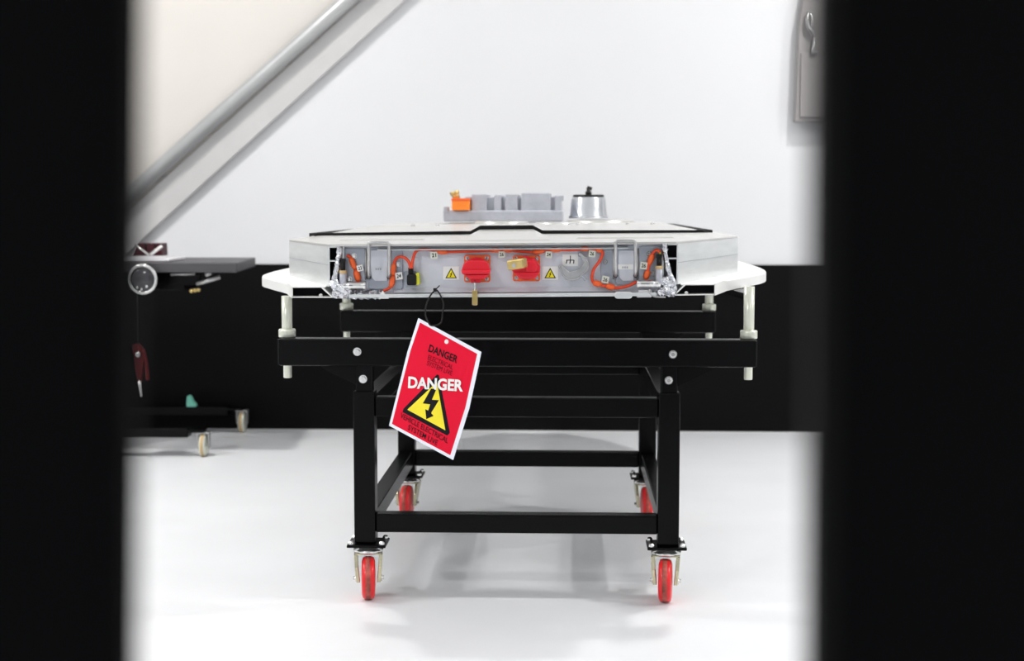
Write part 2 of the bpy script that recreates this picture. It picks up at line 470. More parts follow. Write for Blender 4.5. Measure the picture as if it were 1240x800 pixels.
ZS0, ZS1 = 0.829, 0.859
body = [(0.44, 4.10), (0.605, 4.10)] + [p for p in PLAN if p[1] > 4.11]
sill = MB().loft([ring(body, ZS0), ring(body, ZS1 - 0.002), ring([(h - 0.003, y) for h, y in body], ZS1)]).build('sill', 'sill', PK, 0.002)
for s in (-1, 1):
    def q(h, y, z):
        x = PK_X + s * h
        return Vector((x, y, tz(x, z)))
    t = 0.0028
    e = MB()
    e.loft([[q(0.470, Y0, ZS1 - t), q(0.5595, Y0, ZS1 - t), q(0.5595, Y0, ZS1), q(0.470, Y0, ZS1)],
            [q(0.470, 4.102, ZS1 - t), q(0.6065, 4.102, ZS1 - t), q(0.6065, 4.102, ZS1), q(0.470, 4.102, ZS1)]])
    e.loft([[q(0.43, Y0, ZS0), q(0.5595, Y0, ZS0 + .001), q(0.5595, Y0, ZS0 + t + .001), q(0.43, Y0, ZS0 + t)],
            [q(0.43, 4.102, ZS0), q(0.6065, 4.102, ZS0), q(0.6065, 4.102, ZS0 + t), q(0.43, 4.102, ZS0 + t)]])
    e.loft([[q(0.5575, Y0, ZS0), q(0.5605, Y0, ZS0), q(0.5605, Y0, ZS1), q(0.5575, Y0, ZS1)],
            [q(0.603, 4.102, ZS0), q(0.6068, 4.102, ZS0), q(0.6068, 4.102, ZS1), q(0.603, 4.102, ZS1)]])
    e.loft([[q(0.451, Y0, ZS0 + t), q(0.456, Y0, ZS0 + t), q(0.482, Y0, ZS1 - t), q(0.476, Y0, ZS1 - t)],
            [q(0.451, 4.102, ZS0 + t), q(0.456, 4.102, ZS0 + t), q(0.482, 4.102, ZS1 - t), q(0.476, 4.102, ZS1 - t)]])
    e.build('sill_end', 'sill', PK)
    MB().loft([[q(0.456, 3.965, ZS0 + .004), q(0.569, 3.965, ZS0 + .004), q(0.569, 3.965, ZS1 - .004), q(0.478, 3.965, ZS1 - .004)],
               [q(0.456, 4.09, ZS0 + .004), q(0.595, 4.09, ZS0 + .004), q(0.595, 4.09, ZS1 - .004), q(0.478, 4.09, ZS1 - .004)]]).build('sill_shade_block', 'void', PK)  # black block added so the open sill end reads as deep shade
    bolt(PK, q(0.485, Y0 + 0.012, ZS0 + 0.006), 0.004, 0.004, material='white', name='rivet')

    # ---- tall side extrusion running back along the pack flank
    def flank(inset):
        return [(0.462 - inset, Y0), (0.694 - inset, 4.60), (0.703 - inset, 4.66), (0.706 - inset, 4.75), (0.706 - inset, 6.0), (0.52 - inset, 6.5)]
    zt0, zt1 = ZS1, 0.966
    th = 0.004
    outer, inner = flank(0.0), flank(th)
    w = MB()
    w.loft([[q(h, y, zt0) for h, y in outer] + [q(h, y, zt0) for h, y in reversed(inner)],
            [q(h, y, zt1) for h, y in outer] + [q(h, y, zt1) for h, y in reversed(inner)]])
    w.build('side_wall', 'alu', PK)
    i0, i1 = flank(0.0045), flank(0.038)
    for nm, za, zb in (('extrusion_web', 0.925, 0.9285), ('extrusion_web', 0.8595, 0.8635), ('extrusion_web', 0.9615, 0.9655)):
        w = MB()
        w.loft([[q(h, y, za) for h, y in i0] + [q(h, y, za) for h, y in reversed(i1)],
                [q(h, y, zb) for h, y in i0] + [q(h, y, zb) for h, y in reversed(i1)]])
        w.build(nm, 'alu', PK)
    w = MB()
    g0, g1 = [(h, y) for h, y in flank(0.038)], [(h, y) for h, y in flank(0.042)]
    w.loft([[q(h, y, zt0) for h, y in g0] + [q(h, y, zt0) for h, y in reversed(g1)],
            [q(h, y, zt1) for h, y in g0] + [q(h, y, zt1) for h, y in reversed(g1)]])
    w.build('inner_wall', 'alu', PK)
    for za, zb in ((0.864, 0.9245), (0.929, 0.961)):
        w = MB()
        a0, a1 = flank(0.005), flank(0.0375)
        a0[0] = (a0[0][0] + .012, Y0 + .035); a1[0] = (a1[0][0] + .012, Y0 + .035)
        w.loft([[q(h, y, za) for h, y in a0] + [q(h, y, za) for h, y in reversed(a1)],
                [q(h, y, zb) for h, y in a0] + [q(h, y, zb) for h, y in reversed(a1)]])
        w.build('extrusion_shade_block', 'void', PK)  # black filler painted as the darkness inside the side extrusion
    # a scored line along the flank
    MB().loft([[q(0.4622, Y0 + .002, .9155), q(0.4634, Y0 + .002, .9155), q(0.4634, Y0 + .002, .9165), q(0.4622, Y0 + .002, .9165)],
               [q(0.6935, 4.595, .9155), q(0.6949, 4.595, .9155), q(0.6949, 4.595, .9165), q(0.6935, 4.595, .9165)]]).build('seam_line', 'plate', PK)

# ---- tray body and connector panel
def qc(h, y, z):
    x = PK_X + h
    return Vector((x, y, tz(x, z)))


MB().loft([[qc(-.41, 3.96, .832), qc(.41, 3.96, .832), qc(.41, 3.96, .958), qc(-.41, 3.96, .958)],
           [qc(-.41, 6.45, .832), qc(.41, 6.45, .832), qc(.41, 6.45, .958), qc(-.41, 6.45, .958)]]).build('tray_body', 'panel', PK)
pan = MB().loft([[qc(-.424, YP, .836), qc(.424, YP, .836), qc(.424, YP, .964), qc(-.424, YP, .964)],
                 [qc(-.424, YP + .018, .836), qc(.424, YP + .018, .836), qc(.424, YP + .018, .964), qc(-.424, YP + .018, .964)]]).build('connector_panel', 'panel', PK)
MB().loft([[qc(-.405, 3.905, .829), qc(.405, 3.905, .829), qc(.405, 3.905, .8385), qc(-.405, 3.905, .8385)],
           [qc(-.405, 3.958, .829), qc(.405, 3.958, .829), qc(.405, 3.958, .8385), qc(-.405, 3.958, .8385)]]).build('bottom_flange', 'alu', PK, 0.002)
MB().loft([[qc(-.29, 3.931, .8405), qc(.30, 3.931, .8405), qc(.30, 3.940, .853), qc(-.29, 3.940, .853)],
           [qc(-.29, 3.938, .8405), qc(.30, 3.938, .8405), qc(.30, 3.9415, .853), qc(-.29, 3.9415, .853)]]).build('bottom_bead', 'panel', PK)
MB().loft([[qc(-.33, 3.912, .9535), qc(.33, 3.912, .9535), qc(.33, 3.912, .9565), qc(-.33, 3.912, .9565)],
           [qc(-.33, 3.94, .9555), qc(.33, 3.94, .9555), qc(.33, 3.94, .9585), qc(-.33, 3.94, .9585)]]).build('top_bead', 'alu', PK)

# ---- pressed lid with raised middle, hump, pads and black seal
lid_out = [(0.455, 3.892), (0.692, 4.592), (0.704, 4.75), (0.704, 6.0), (0.50, 6.52)]
lid_mid = [(0.42, 3.96), (0.660, 4.60), (0.672, 4.75), (0.672, 5.98), (0.47, 6.48)]
lid_sl = [(0.585, 4.53), (0.612, 4.56), (0.635, 4.75), (0.640, 5.98), (0.44, 6.58)]
lid_in = [(0.545, 4.62), (0.565, 4.65), (0.590, 4.80), (0.590, 5.95), (0.40, 6.40)]
lid_top = [(0.48, 5.05), (0.50, 5.10), (0.50, 5.2), (0.50, 5.90), (0.34, 6.2)]
lid = MB().loft([ring(lid_out, 0.9655), ring(lid_out, 0.9715), ring(lid_mid, 0.974), ring(lid_sl, 0.983), ring(lid_in, 0.988), ring(lid_top, 1.008)]).build('lid', 'lid', PK, 0.0015)


def strip(path, w, h):
    """a flat strip along a path, w wide, h tall"""
    b = MB()
    rings = []
    P = [Vector(p) for p in path]
    for i, p in enumerate(P):
        d = P[min(i + 1, len(P) - 1)] - P[max(i - 1, 0)]
        d.z = 0
        d.normalize()
        nrm = Vector((-d.y, d.x, 0))
        rings.append([p - nrm * w / 2, p + nrm * w / 2, p + nrm * w / 2 + Vector((0, 0, h)), p - nrm * w / 2 + Vector((0, 0, h))])
    return b.loft(rings)


seal_path = [qc(-.625, 6.52, .979), qc(-.612, 4.58, .979), qc(-.60, 4.56, .979), qc(-.125, 4.56, .982), qc(-.095, 4.555, .998), qc(.065, 4.555, .998), qc(.095, 4.56, .982), qc(.585, 4.56, .979), qc(.60, 4.58, .979), qc(.62, 6.52, .979)]
strip(seal_path, 0.03, 0.012).build('lid_seal', 'seal', lid)
hump = MB().loft([[qc(-.185, 4.02, .972), qc(.155, 4.02, .972), qc(.12, 4.02, .9765), qc(-.15, 4.02, .9765)],
                  [qc(-.165, 4.20, .970), qc(.135, 4.20, .970), qc(.085, 4.20, .983), qc(-.115, 4.20, .983)],
                  [qc(-.145, 4.56, .970), qc(.115, 4.56, .970), qc(.065, 4.56, .999), qc(-.095, 4.56, .999)],
                  [qc(-.145, 5.1, .970), qc(.115, 5.1, .970), qc(.065, 5.1, 1.006), qc(-.095, 5.1, 1.006)]])
hump.build('lid_hump', 'lid', lid, 0.004)
for h0, h1 in ((-.47, -.22), (.19, .47)):
    MB().loft([[qc(h0, 4.10, .974), qc(h0, 4.16, .974), qc(h0 + .01, 4.15, .9815), qc(h0 + .01, 4.11, .980)],
               [qc(h1, 4.10, .974), qc(h1, 4.16, .974), qc(h1 - .01, 4.15, .9815), qc(h1 - .01, 4.11, .980)]]).build('pressed_bead', 'lid', lid, 0.002)
for cx, cy, rx, ry, h in ((-.10, 5.38, .125, .10, .017), (.26, 5.55, .165, .13, .018), (.10, 5.28, .10, .08, .012)):
    p = Vector((cx, cy, tz(cx, 1.0)))
    MB().lathe(p, (0, 0, 1), [(1, 0), (1, h * .4), (.97, h * .8), (.93, h), (.86, h * .92), (.82, h * .8)], 40, True, rx, ry).build('raised_pad', 'lid', lid)
for px_, py_ in ((530, 272), (500, 271), (760, 268), (790, 271), (690, 277), (700, 270)):
    p = at(px_, py_, 5.0)
    MB().lathe((p.x, 5.0, tz(p.x, 1.0)), (0, 0, 1), [(.008, 0), (.008, .009), (.005, .011)], 6, False).build('lid_bolt', 'chrome', lid)

# ---- cast power unit on the lid
def slab(mb, x0, x1, y0, y1, Y, depth):
    """a box whose face at depth Y spans this rectangle of the photograph"""
    a, b = at(x0, y1, Y), at(x1, y0, Y)
    return mb.box((a.x, Y, a.z), (b.x, Y + depth, b.z))


YU = 5.62
u = MB(); slab(u, 536.5, 682, 254.5, 268, YU, .34)
unit = u.build('power_unit', 'cast', PK, 0.006)
u = MB(); slab(u, 563, 679, 238, 256, YU + .03, .26); u.build('unit_cover', 'cast', unit, 0.004)
for x0, x1, y0 in ((571, 589.5, 235), (598.5, 607, 235.5), (611.5, 627, 235), (631, 667, 233.5), (672, 680.5, 236)):
    u = MB(); slab(u, x0, x1, y0, 256, YU + .008, .27); u.build('cooling_rib', 'cast', unit, 0.003)
u = MB(); slab(u, 537, 543, 250, 258, YU - .004, .05); u.build('mounting_lug', 'cast', unit, 0.003)
u = MB(); slab(u, 676, 682.5, 236, 243, YU + .012, .08); u.build('mounting_lug', 'cast', unit, 0.003)
u = MB(); slab(u, 547, 568.5, 240, 254.5, YU - .03, .09)
oc = u.build('orange_terminal', 'orange2', PK, 0.004)
u = MB(); slab(u, 546.5, 569, 240, 243, YU - .033, .096); u.build('terminal_lid', 'orange', oc, 0.002)
a_, b_ = at(553, 241, YU), at(550, 232, YU)
MB().tube([a_, b_], .014, 12).build('brass_stud', 'brass', oc)
MB().tube([a_ + (b_ - a_) * .6, a_ + (b_ - a_) * 1.05], .018, 8).build('brass_nut', 'brass', oc)

# ---- round relay can on the lid
YC = 5.72
c0, c1 = at(712.5, 264, YC), at(712.5, 238.5, YC)
hh = c1.z - c0.z
can = MB().lathe(c0, (0, 0, 1), [(.076, 0), (.076, .006), (.071, .010), (.065, hh - .006), (.062, hh)], 40).build('relay_can', 'can', PK)
MB().lathe((c0.x, c0.y, c1.z), (0, 0, 1), [(.058, 0), (.060, .002), (.060, .006), (.056, .009)], 32).build('rubber_rim', 'rubber', can)
n0 = Vector((c0.x, c0.y, c1.z + .008))
MB().lathe(n0, (0, 0, 1), [(.012, 0), (.012, .012), (.008, .014), (.008, .028)], 12).build('terminal_stud', 'rubber', can)
MB().obox(n0 + Vector((.004, 0, .026)), (.020, .012, .012), Matrix.Rotation(R(20), 3, 'Y')).build('terminal_clip', 'rubber', can)

# ================================================================== what sits on the connector panel
def pp(x, y, off=0.0):
    return at(x, y, YP - off)


def flat(poly, off, depth):
    """a prism with this outline (photograph pixels) standing depth proud, its back at off before the panel"""
    a = [at(x, y, YP - off - depth) for x, y in poly]
    return MB().prism(a, (0, depth, 0))


def rect(x0, y0, x1, y1):
    return [(x0, y1), (x1, y1), (x1, y0), (x0, y0)]


def rrect(x0, y0, x1, y1, r, n=4):
    pts = []
    for cx, cy, a0 in ((x1 - r, y1 - r, 0), (x0 + r, y1 - r, 90), (x0 + r, y0 + r, 180), (x1 - r, y0 + r, 270)):
        for k in range(n + 1):
            a = R(a0 + 90 * k / n)
            pts.append((cx + r * math.cos(a), cy + r * math.sin(a)))
    return pts


def cat(pts, n=6):
    """smooth curve through points"""
    P = [Vector(p) for p in pts]
    P = [P[0] * 2 - P[1]] + P + [P[-1] * 2 - P[-2]]
    out = []
    for i in range(1, len(P) - 2):
        for k in range(n):
            t = k / n
            out.append(0.5 * ((2 * P[i]) + (P[i + 1] - P[i - 1]) * t + (2 * P[i - 1] - 5 * P[i] + 4 * P[i + 1] - P[i + 2]) * t * t + (3 * P[i] - P[i - 1] - 3 * P[i + 1] + P[i + 2]) * t ** 3))
    out.append(P[-2])
    return out


# bracket plates either side
for poly in (rrect(414, 301, 442.5, 349, 3), rrect(474, 303, 487.5, 350, 3), rrect(727.5, 303, 744, 347, 2), rrect(774, 298, 803.5, 345, 3)):
    flat(poly, 0, .006).build('bracket_plate', 'plate', PK, 0.001)
for poly in (rrect(446, 300, 472, 350, 3), rrect(746, 297, 770.5, 345, 3)):
    pl_ = flat(poly, 0, .004).build('module_plate', 'plate', PK, 0.001)
    xs = [p[0] for p in poly]
    x0, x1 = min(xs), max(xs)
    flat([(x0 + 3, 303), (x1 - 3, 303), (x1 - 3, 340), (x0 + 8, 340), (x0 + 4, 336), (x0 + 3, 318)], .004, .003).build('raised_field', 'panel', pl_, 0.001)
for x, y, r in ((429, 310, 3.0), (482.5, 320, 2.6), (733, 317, 2.6), (786, 307, 2.8), (791, 331, 3.2), (423, 338, 3.2)):
    bolt(PK, at(x, y, YP - .006), r / 450 * .9, .009)

# wire latches
for x0, x1, yt, yb in ((446.5, 471, 293.5, 336.5), (745.5, 769.5, 291.5, 334.5)):
    pts = [pp(x0, yb, .016), pp(x0, yb - 6, .040), pp(x0, yt + 9, .056), pp(x0 + .3, yt + 3, .057), pp(x0 + 2.5, yt + .3, .058), pp(x1 - 2.5, yt + .3, .058), pp(x1 - .3, yt + 3, .057), pp(x1, yt + 9, .056), pp(x1, yb - 6, .040), pp(x1, yb, .016)]
    lt = MB().tube(cat(pts, 5), .0042, 8).build('wire_latch', 'steel', PK)
    for xx in (x0, x1):
        MB().tube([pp(xx - 1.5, yb, .004), pp(xx - 1.5, yb - 30, .004)], .003, 6).build('latch_guide', 'steel', lt)
        MB().tube([pp(xx, yb - 1, .0), pp(xx, yb - 1, .022)], .006, 8).build('latch_pivot', 'rubber', lt)
    st = flat(rect(x0 + 3, 322 - (2 if x0 > 600 else -1), x1 - 3, 327 - (1 if x0 > 600 else -1)), .007, .0008).build('paper_label', 'white' if x0 > 600 else 'greysticker', PK)
    for k in range(3):
        xa = (x0 + x1) / 2 - 4 + k * 2.6
        flat(rect(xa, 322.5 - (0 if x0 > 600 else -2), xa + 1.6, 324.8 - (0 if x0 > 600 else -2)), .0078, .0004).build('print_mark', 'plate', st)

for x in (442.8, 473.2, 743, 772.3):
    MB().tube([pp(x, 338, .006), pp(x, 301, .006)], .0026, 6).build('gap_shade_rail', 'steel', PK)  # thin strips added in place of shadow gaps along the plate edges

# orange cables
def cable(pts, r=.0042, off=.012, mt='cable'):
    P = [pp(p[0], p[1], p[2] if len(p) > 2 else off) for p in pts]
    return MB().tube(cat(P, 6), r, 8).build('cable', mt, PK)


def connector(x0, y0, x1, y1, w, off=.014, mt='orange'):
    a, b = pp(x0, y0, off), pp(x1, y1, off)
    rr = w / 450 / 2
    n = 5
    prof = [.55, .95, 1.0, 1.0, .9, .55]
    path = [a.lerp(b, k / n) for k in range(n + 1)]
    return MB().tube(path, rr, 8, True, [rr * k for k in prof]).build('cable_connector', mt, PK)


cable([(420, 309), (424, 311), (427, 315), (430, 326), (433, 333), (434, 338)])
connector(424.5, 311.5, 430, 326, 7); connector(430.5, 327, 434.5, 341, 8)
cable([(497.5, 325, .03), (495.5, 318, .028), (491, 312.5, .022), (484.5, 310.8, .018), (479.5, 313.5, .016), (476.8, 321, .016), (476.5, 334, .016), (474, 345, .016), (470, 349.5, .014), (464.5, 352, .012)])
connector(477, 319, 475.5, 333.5, 6.5, .018); connector(476, 334, 473.5, 348, 7, .018)
cable([(498.5, 325, .03), (500, 314, .026), (503.5, 304.5, .018), (511, 301.8, .014), (522, 302.3, .012), (535, 304.8, .012), (555, 304.5, .012), (590, 303.2, .012), (612, 302.2, .012), (628, 304, .012), (650, 305, .012), (668, 302, .012), (690, 302.5, .012), (712, 301, .012), (726, 302.5, .014)])
for a_, b_ in (((529, 304.5), (542, 305.2)), ((593, 302.6), (607, 302.4)), ((609, 302.2), (621, 303)), ((645, 305), (659, 304)), ((666, 302.2), (680, 302.4)), ((703, 301.2), (714, 301)), ((722, 302), (730, 303.5))):
    connector(*a_, *b_, 6.0)
cable([(729, 303, .016), (729.5, 308, .016), (726, 316, .016), (719.5, 325, .016), (717, 334, .016), (718, 341, .016), (723, 344, .018), (732, 346, .02), (742, 348.5, .02), (752, 348, .018), (762, 345.5, .016), (771, 341, .014)])
connector(718, 342, 728.5, 344.5, 7.5, .02); connector(734, 346, 744.5, 348, 7.5, .022)
cable([(799, 306, .03), (796.5, 302.8, .026), (793, 303.8, .02), (789.5, 309, .016), (786.5, 318, .016), (784.5, 328, .016), (782, 336.5, .014)])
connector(791, 306.5, 785.5, 321, 7.5); connector(785, 327, 781.5, 338, 7.5)
cable([(799, 310, .03), (799, 305, .03), (797.5, 303, .028), (795, 303.5, .026)], .002, mt='ylime')

# little numbered card tags beside the cables
for x, y, s, a, tx, cc in ((436, 324.5, 7.5, 14, '22', 'white'), (483, 334, 8.5, 8, '24', 'white'), (525.5, 309, 8.5, 4, '21', 'card'), (607.5, 308, 7.5, 3, '26', 'card'),
                           (664.5, 308, 7.5, -3, '24', 'card'), (717, 307, 8, -8, '26', 'card'), (779.5, 321.5, 8.5, -8, '26', 'card'), (733, 338.5, 8.5, -12, '26', 'card')):
    c_, s_ = math.cos(R(a)), math.sin(R(a))
    pr = [(x + (dx * c_ + dy * s_) * s / 2, y + (-dx * s_ + dy * c_) * s / 2) for dx, dy in ((-1, 1), (1, 1), (1, -1), (-1, -1))]
    cd = flat(pr, .016, .0015).build('number_card', cc, PK)
    vs, fs = text_polys(tx, .02)
    tb = MB()
    tb.add([pp(x + ((vx - .5) * c_ * .62 + (.5 - vy) * s_ * .55) * s, y + (-(vx - .5) * s_ * .62 + (.5 - vy) * c_ * .55) * s, .0180) for vx, vy in vs], fs)
    tb.build('number_print', 'ink', cd)

# black plug with a yellow clip
pl_ = flat(rrect(492.5, 332, 504, 345.5, 2.5), .004, .034).build('black_plug', 'rubber', PK, 0.002)
flat(rect(494.3, 323.5, 500, 332.5), .012, .018).build('plug_neck', 'rubber', pl_, 0.002)
flat([(503, 331), (507, 330), (508.2, 344), (504, 345.5)], .004, .026).build('plug_clip', 'ylime', pl_, 0.001)
flat(rrect(489, 328, 505, 347, 2), 0, .004).build('plug_seat', 'plate', pl_, 0.001)


# warning stickers
def bolt_shape(cx, cy, s, A=(1, 0), B=(0, 1)):
    pts = [(.18, -.62), (-.34, .06), (-.02, .06), (-.22, .50), (-.36, .42), (-.30, .80), (.04, .56), (-.08, .54), (.34, -.12), (.04, -.12), (.36, -.62)]
    return [(cx + s * (u * A[0] + v * B[0]), cy + s * (u * A[1] + v * B[1])) for u, v in pts]


for x0, x1 in ((536.5, 556), (656.5, 676)):
    xm = (x0 + x1) / 2
    st = flat(rect(x0, 322.5, x1, 338.5), 0, .0008).build('warning_sticker', 'white', PK)
    flat([(xm - 7, 336.8), (xm + 7, 336.8), (xm, 324)], .0008, .0005).build('triangle_border', 'ink', st)
    flat([(xm - 5.2, 335.8), (xm + 5.2, 335.8), (xm, 326.2)], .0013, .0005).build('triangle_field', 'yellow', st)
    flat(bolt_shape(xm, 332, 4.2), .0018, .0004).build('lightning_mark', 'ink', st)

# red rotary sockets on orange plates
def socket(px0, py0, px1, py1, outline, depth):
    so = flat(rrect(px0, py0, px1, py1, 2.5), 0, .008).build('socket_plate', 'orange', PK, 0.001)
    for x, y in ((px0 + 4, py0 + 4), (px1 - 4, py0 + 4), (px0 + 4, py1 - 4), (px1 - 4, py1 - 4)):
        MB().lathe(at(x, y, YP - .008), (0, -1, 0), [(.0055, 0), (.0055, .0015), (.0034, .0016), (.0034, .006), (.0024, .007)], 12, False).build('screw', 'chrome', so)
    MB().lathe(at((px0 + px1) / 2, (py0 + py1) / 2, YP - .008), (0, -1, 0), [(.030, 0), (.030, .016)], 24).build('socket_collar', 'red', so)
    kn = flat(outline, .018, depth).build('rotary_knob', 'red', so, 0.003, 3)
    return so


s1 = socket(562, 308.5, 593.5, 341.5, [(568, 338), (586, 338), (593, 331.5), (594, 326), (591, 318.5), (587, 315), (566, 315), (561.5, 319), (558.3, 328), (559.5, 331.5), (563, 333)], .030)
flat([(559, 331.6), (593, 331.6), (594, 327.2), (559, 327.2)], .048, .012).build('knob_ridge', 'red', s1, 0.003, 3)
flat([(568, 337.5), (587, 337.5), (592, 332), (563, 332.5)], .046, .006).build('knob_lip', 'red', s1, 0.002)
flat(rrect(570, 337, 582, 342.5, 1.5), .012, .020).build('lock_tab', 'red', s1, 0.002)
s2 = socket(621, 309, 654, 340.5, [(629, 337.5), (648, 337.5), (654, 329), (654.3, 322), (647, 312.5), (628, 312.5), (620, 319), (620, 328)], .024)
flat([(629, 336.8), (649, 336.8), (653, 330), (622, 330)], .042, .010).build('knob_lip', 'red', s2, 0.003, 3)
flat([(637, 330), (649, 330), (652, 323), (646, 314.5), (637, 316)], .042, .006).build('knob_ridge', 'red', s2, 0.003)
flat(rrect(633, 309.5, 640, 314, 1), .012, .020).build('lock_tab', 'red', s2, 0.002)

# earth sticker and hazy plastic cap
st = flat(rect(681, 307.5, 700, 322), 0, .0008).build('earth_sticker', 'white', PK)
for nm, poly in (('earth_mark', rect(690.2, 309.5, 691.2, 317.2)), ('earth_mark', rect(685.5, 314.4, 695, 315.4)), ('earth_mark', [(685, 319), (686.2, 319), (687.2, 315), (686, 315)]),
                 ('earth_mark', [(689.5, 319), (690.7, 319), (691.4, 315), (690.2, 315)]), ('earth_mark', [(694, 319), (695.2, 319), (695.6, 315), (694.4, 315)])):
    flat(poly, .0008, .0005).build(nm, 'ink', st)
cap = flat([(676.5, 321), (680, 332), (685, 338.5), (692, 340.2), (702, 337), (710, 330), (714.3, 320), (711.5, 313), (704, 306.5), (701, 308), (705, 314), (707, 318), (703, 324), (696, 328), (690, 329), (684.5, 324.5), (681, 320)], .002, .022).build('plastic_cap', 'clear', PK, 0.002)
MB().tube([pp(703, 333, .026), pp(708.5, 340, .026)], .0018, 6).build('cap_clip', 'plate', cap)
MB().tube([pp(705, 331.5, .026), pp(710.5, 338.5, .026)], .0018, 6).build('cap_clip', 'plate', cap)
MB().tube(cat([pp(677, 322, .025), pp(682, 333, .026), pp(691, 338.5, .026), pp(703, 335, .026), pp(712.5, 321, .025), pp(704, 307, .022)], 6), .002, 6).build('cap_rim', 'clear', cap)
MB().lathe(pp(702.5, 308, .0), (0, -1, 0), [(.006, 0), (.006, .020), (.003, .022)], 12).build('cap_knob', 'plate', cap)
flat(rect(682.5, 350.3, 685, 352.3), .002, .0006).build('stamped_mark', 'ink', PK)
flat(rect(686, 350.3, 688.6, 352.3), .002, .0006).build('stamped_mark', 'ink', PK)

# ---- coolant pipework at both ends
def coolant(pipe, elbow, sensor, lumps, seed):
    P = [pp(x, y, o) for x, y, o in pipe]
    path = cat(P, 6)
    rnd = random.Random(seed)
    MB().tube(path, .009, 10, True, [.0085 * rnd.uniform(.8, 1.2) for _ in path]).build('foil_wrapped_hose', 'foil', PK)
    (x0, y0), (x1, y1) = elbow
    a, b = pp(x0, y0, .03), pp(x1, y1, .03)
    n = 16
    rad = [.0095, .0095, .011, .0095, .0095, .011, .011, .0095, .0095, .0095, .0095, .0095, .0095, .0095, .0095, .0115, .0115]
    el = MB().tube([a.lerp(b, k / n) for k in range(n + 1)], .0095, 14, True, rad).build('coolant_spigot', 'chrome', PK)
    sx, st_, sb = sensor
    MB().tube([pp(sx, sb, .03), pp(sx, st_ + 16, .03)], .0095, 14).build('sensor_boss', 'cast', el)
    MB().tube([pp(sx, st_ + 18, .03), pp(sx, st_ + 14.2, .03)], .0098, 14).build('sensor_collar', 'tan', el)
    MB().tube([pp(sx, st_ + 14.2, .03), pp(sx, st_, .03)], .0062, 10, True).build('sensor_plug', 'rubber', el)
    MB().box(pp(sx - 3.2, st_ + 4.5, .038), pp(sx + 3.2, st_, .022)).build('sensor_plug_head', 'rubber', el)
    for k, (x, y, r) in enumerate(lumps):
        MB().blob(pp(x, y, .026), (r / 450, .014, r / 450 * .95), seed + k, .14, 14).build('manifold_lump', 'foil', PK)


coolant([(411.5, 298, .022), (410.5, 310, .022), (408.5, 324, .022), (405.5, 340, .022), (408, 352, .022), (414, 358, .022)],
        ((413, 345.5), (443, 345.5)), (415.5, 313, 346), ((406, 344, 7), (413, 349, 8), (408, 355, 6.5), (421, 353, 6), (415, 357, 5)), 3)
coolant([(805, 292.5, .022), (805, 304, .022), (807.5, 318, .022), (811, 332, .022), (816, 346, .022), (815, 356, .022)],
        ((800, 343.5), (771, 343.5)), (798, 307.5, 344), ((805, 340, 7), (812, 343, 5.5), (806, 349, 7), (800, 354, 5.5), (813, 353, 6.5)), 19)


def crumple(quad, nu, nv, amp, seed, name='foil_sheet'):
    rnd = random.Random(seed)
    P = [pp(*q_) for q_ in quad]
    v, f = [], []
    for j in range(nv + 1):
        for i in range(nu + 1):
            s, t = i / nu, j / nv
            p = P[0].lerp(P[1], s).lerp(P[3].lerp(P[2], s), t)
            v.append(p + Vector((rnd.uniform(-1, 1), rnd.uniform(-1.6, 1.6), rnd.uniform(-1, 1))) * amp)
    n = len(v)
    v2 = v + [p + Vector((0, .0015, 0)) for p in v]
    for j in range(nv):
        for i in range(nu):
            a = j * (nu + 1) + i
            f.append((a, a + 1, a + nu + 2, a + nu + 1))
            f.append((n + a + nu + 1, n + a + nu + 2, n + a + 1, n + a))
    return MB().add(v2, f).build(name, 'foil', PK)


crumple([(418, 349, .012), (466, 351, .006), (461, 361.5, .036), (420, 362, .034)], 16, 6, .0028, 5)
flat([(455, 361.5), (471, 361.5), (463.5, 352)], .028, .004).build('corner_bracket', 'sill', PK)
flat([(771, 360), (789, 360), (789, 351), (773, 351)], .010, .02).build('hose_clip', 'benchpale', PK, 0.002)
flat(rrect(744, 353, 766, 361.5, 4), .010, .028).build('hose_clip', 'alu', PK, 0.002)
MB().tube(cat([pp(786, 350, .03), pp(787, 355, .034), pp(793, 359, .036), pp(806, 359.5, .036)], 5), .0022, 6).build('bleed_wire', 'steel', PK)

# ================================================================== padlocks, tie and danger tag
Yk = YP - .030
c = at(575.3, 360, Yk)
pd = thing('padlock', (c.x, c.y, c.z - .02), 'brass padlock hanging edge-on below the red rotary knob', 'padlock')
MB().box((c.x - .0070, c.y - .017, c.z - .0195), (c.x + .0070, c.y + .017, c.z + .0195)).build('lock_body', 'brass', pd, 0.002)
MB().tube(cat([(c.x, c.y - .010, c.z + .016), (c.x, c.y - .010, c.z + .034), (c.x, c.y - .006, c.z + .041), (c.x, c.y, c.z + .043), (c.x, c.y + .006, c.z + .041), (c.x, c.y + .010, c.z + .034), (c.x, c.y + .010, c.z + .016)], 4), .0032, 8).build('shackle', 'chrome', pd)
MB().lathe((c.x, c.y - .006, c.z - .0195), (0, 0, -1), [(.004, 0), (.004, .001)], 10, False).build('keyhole', 'steel', pd)

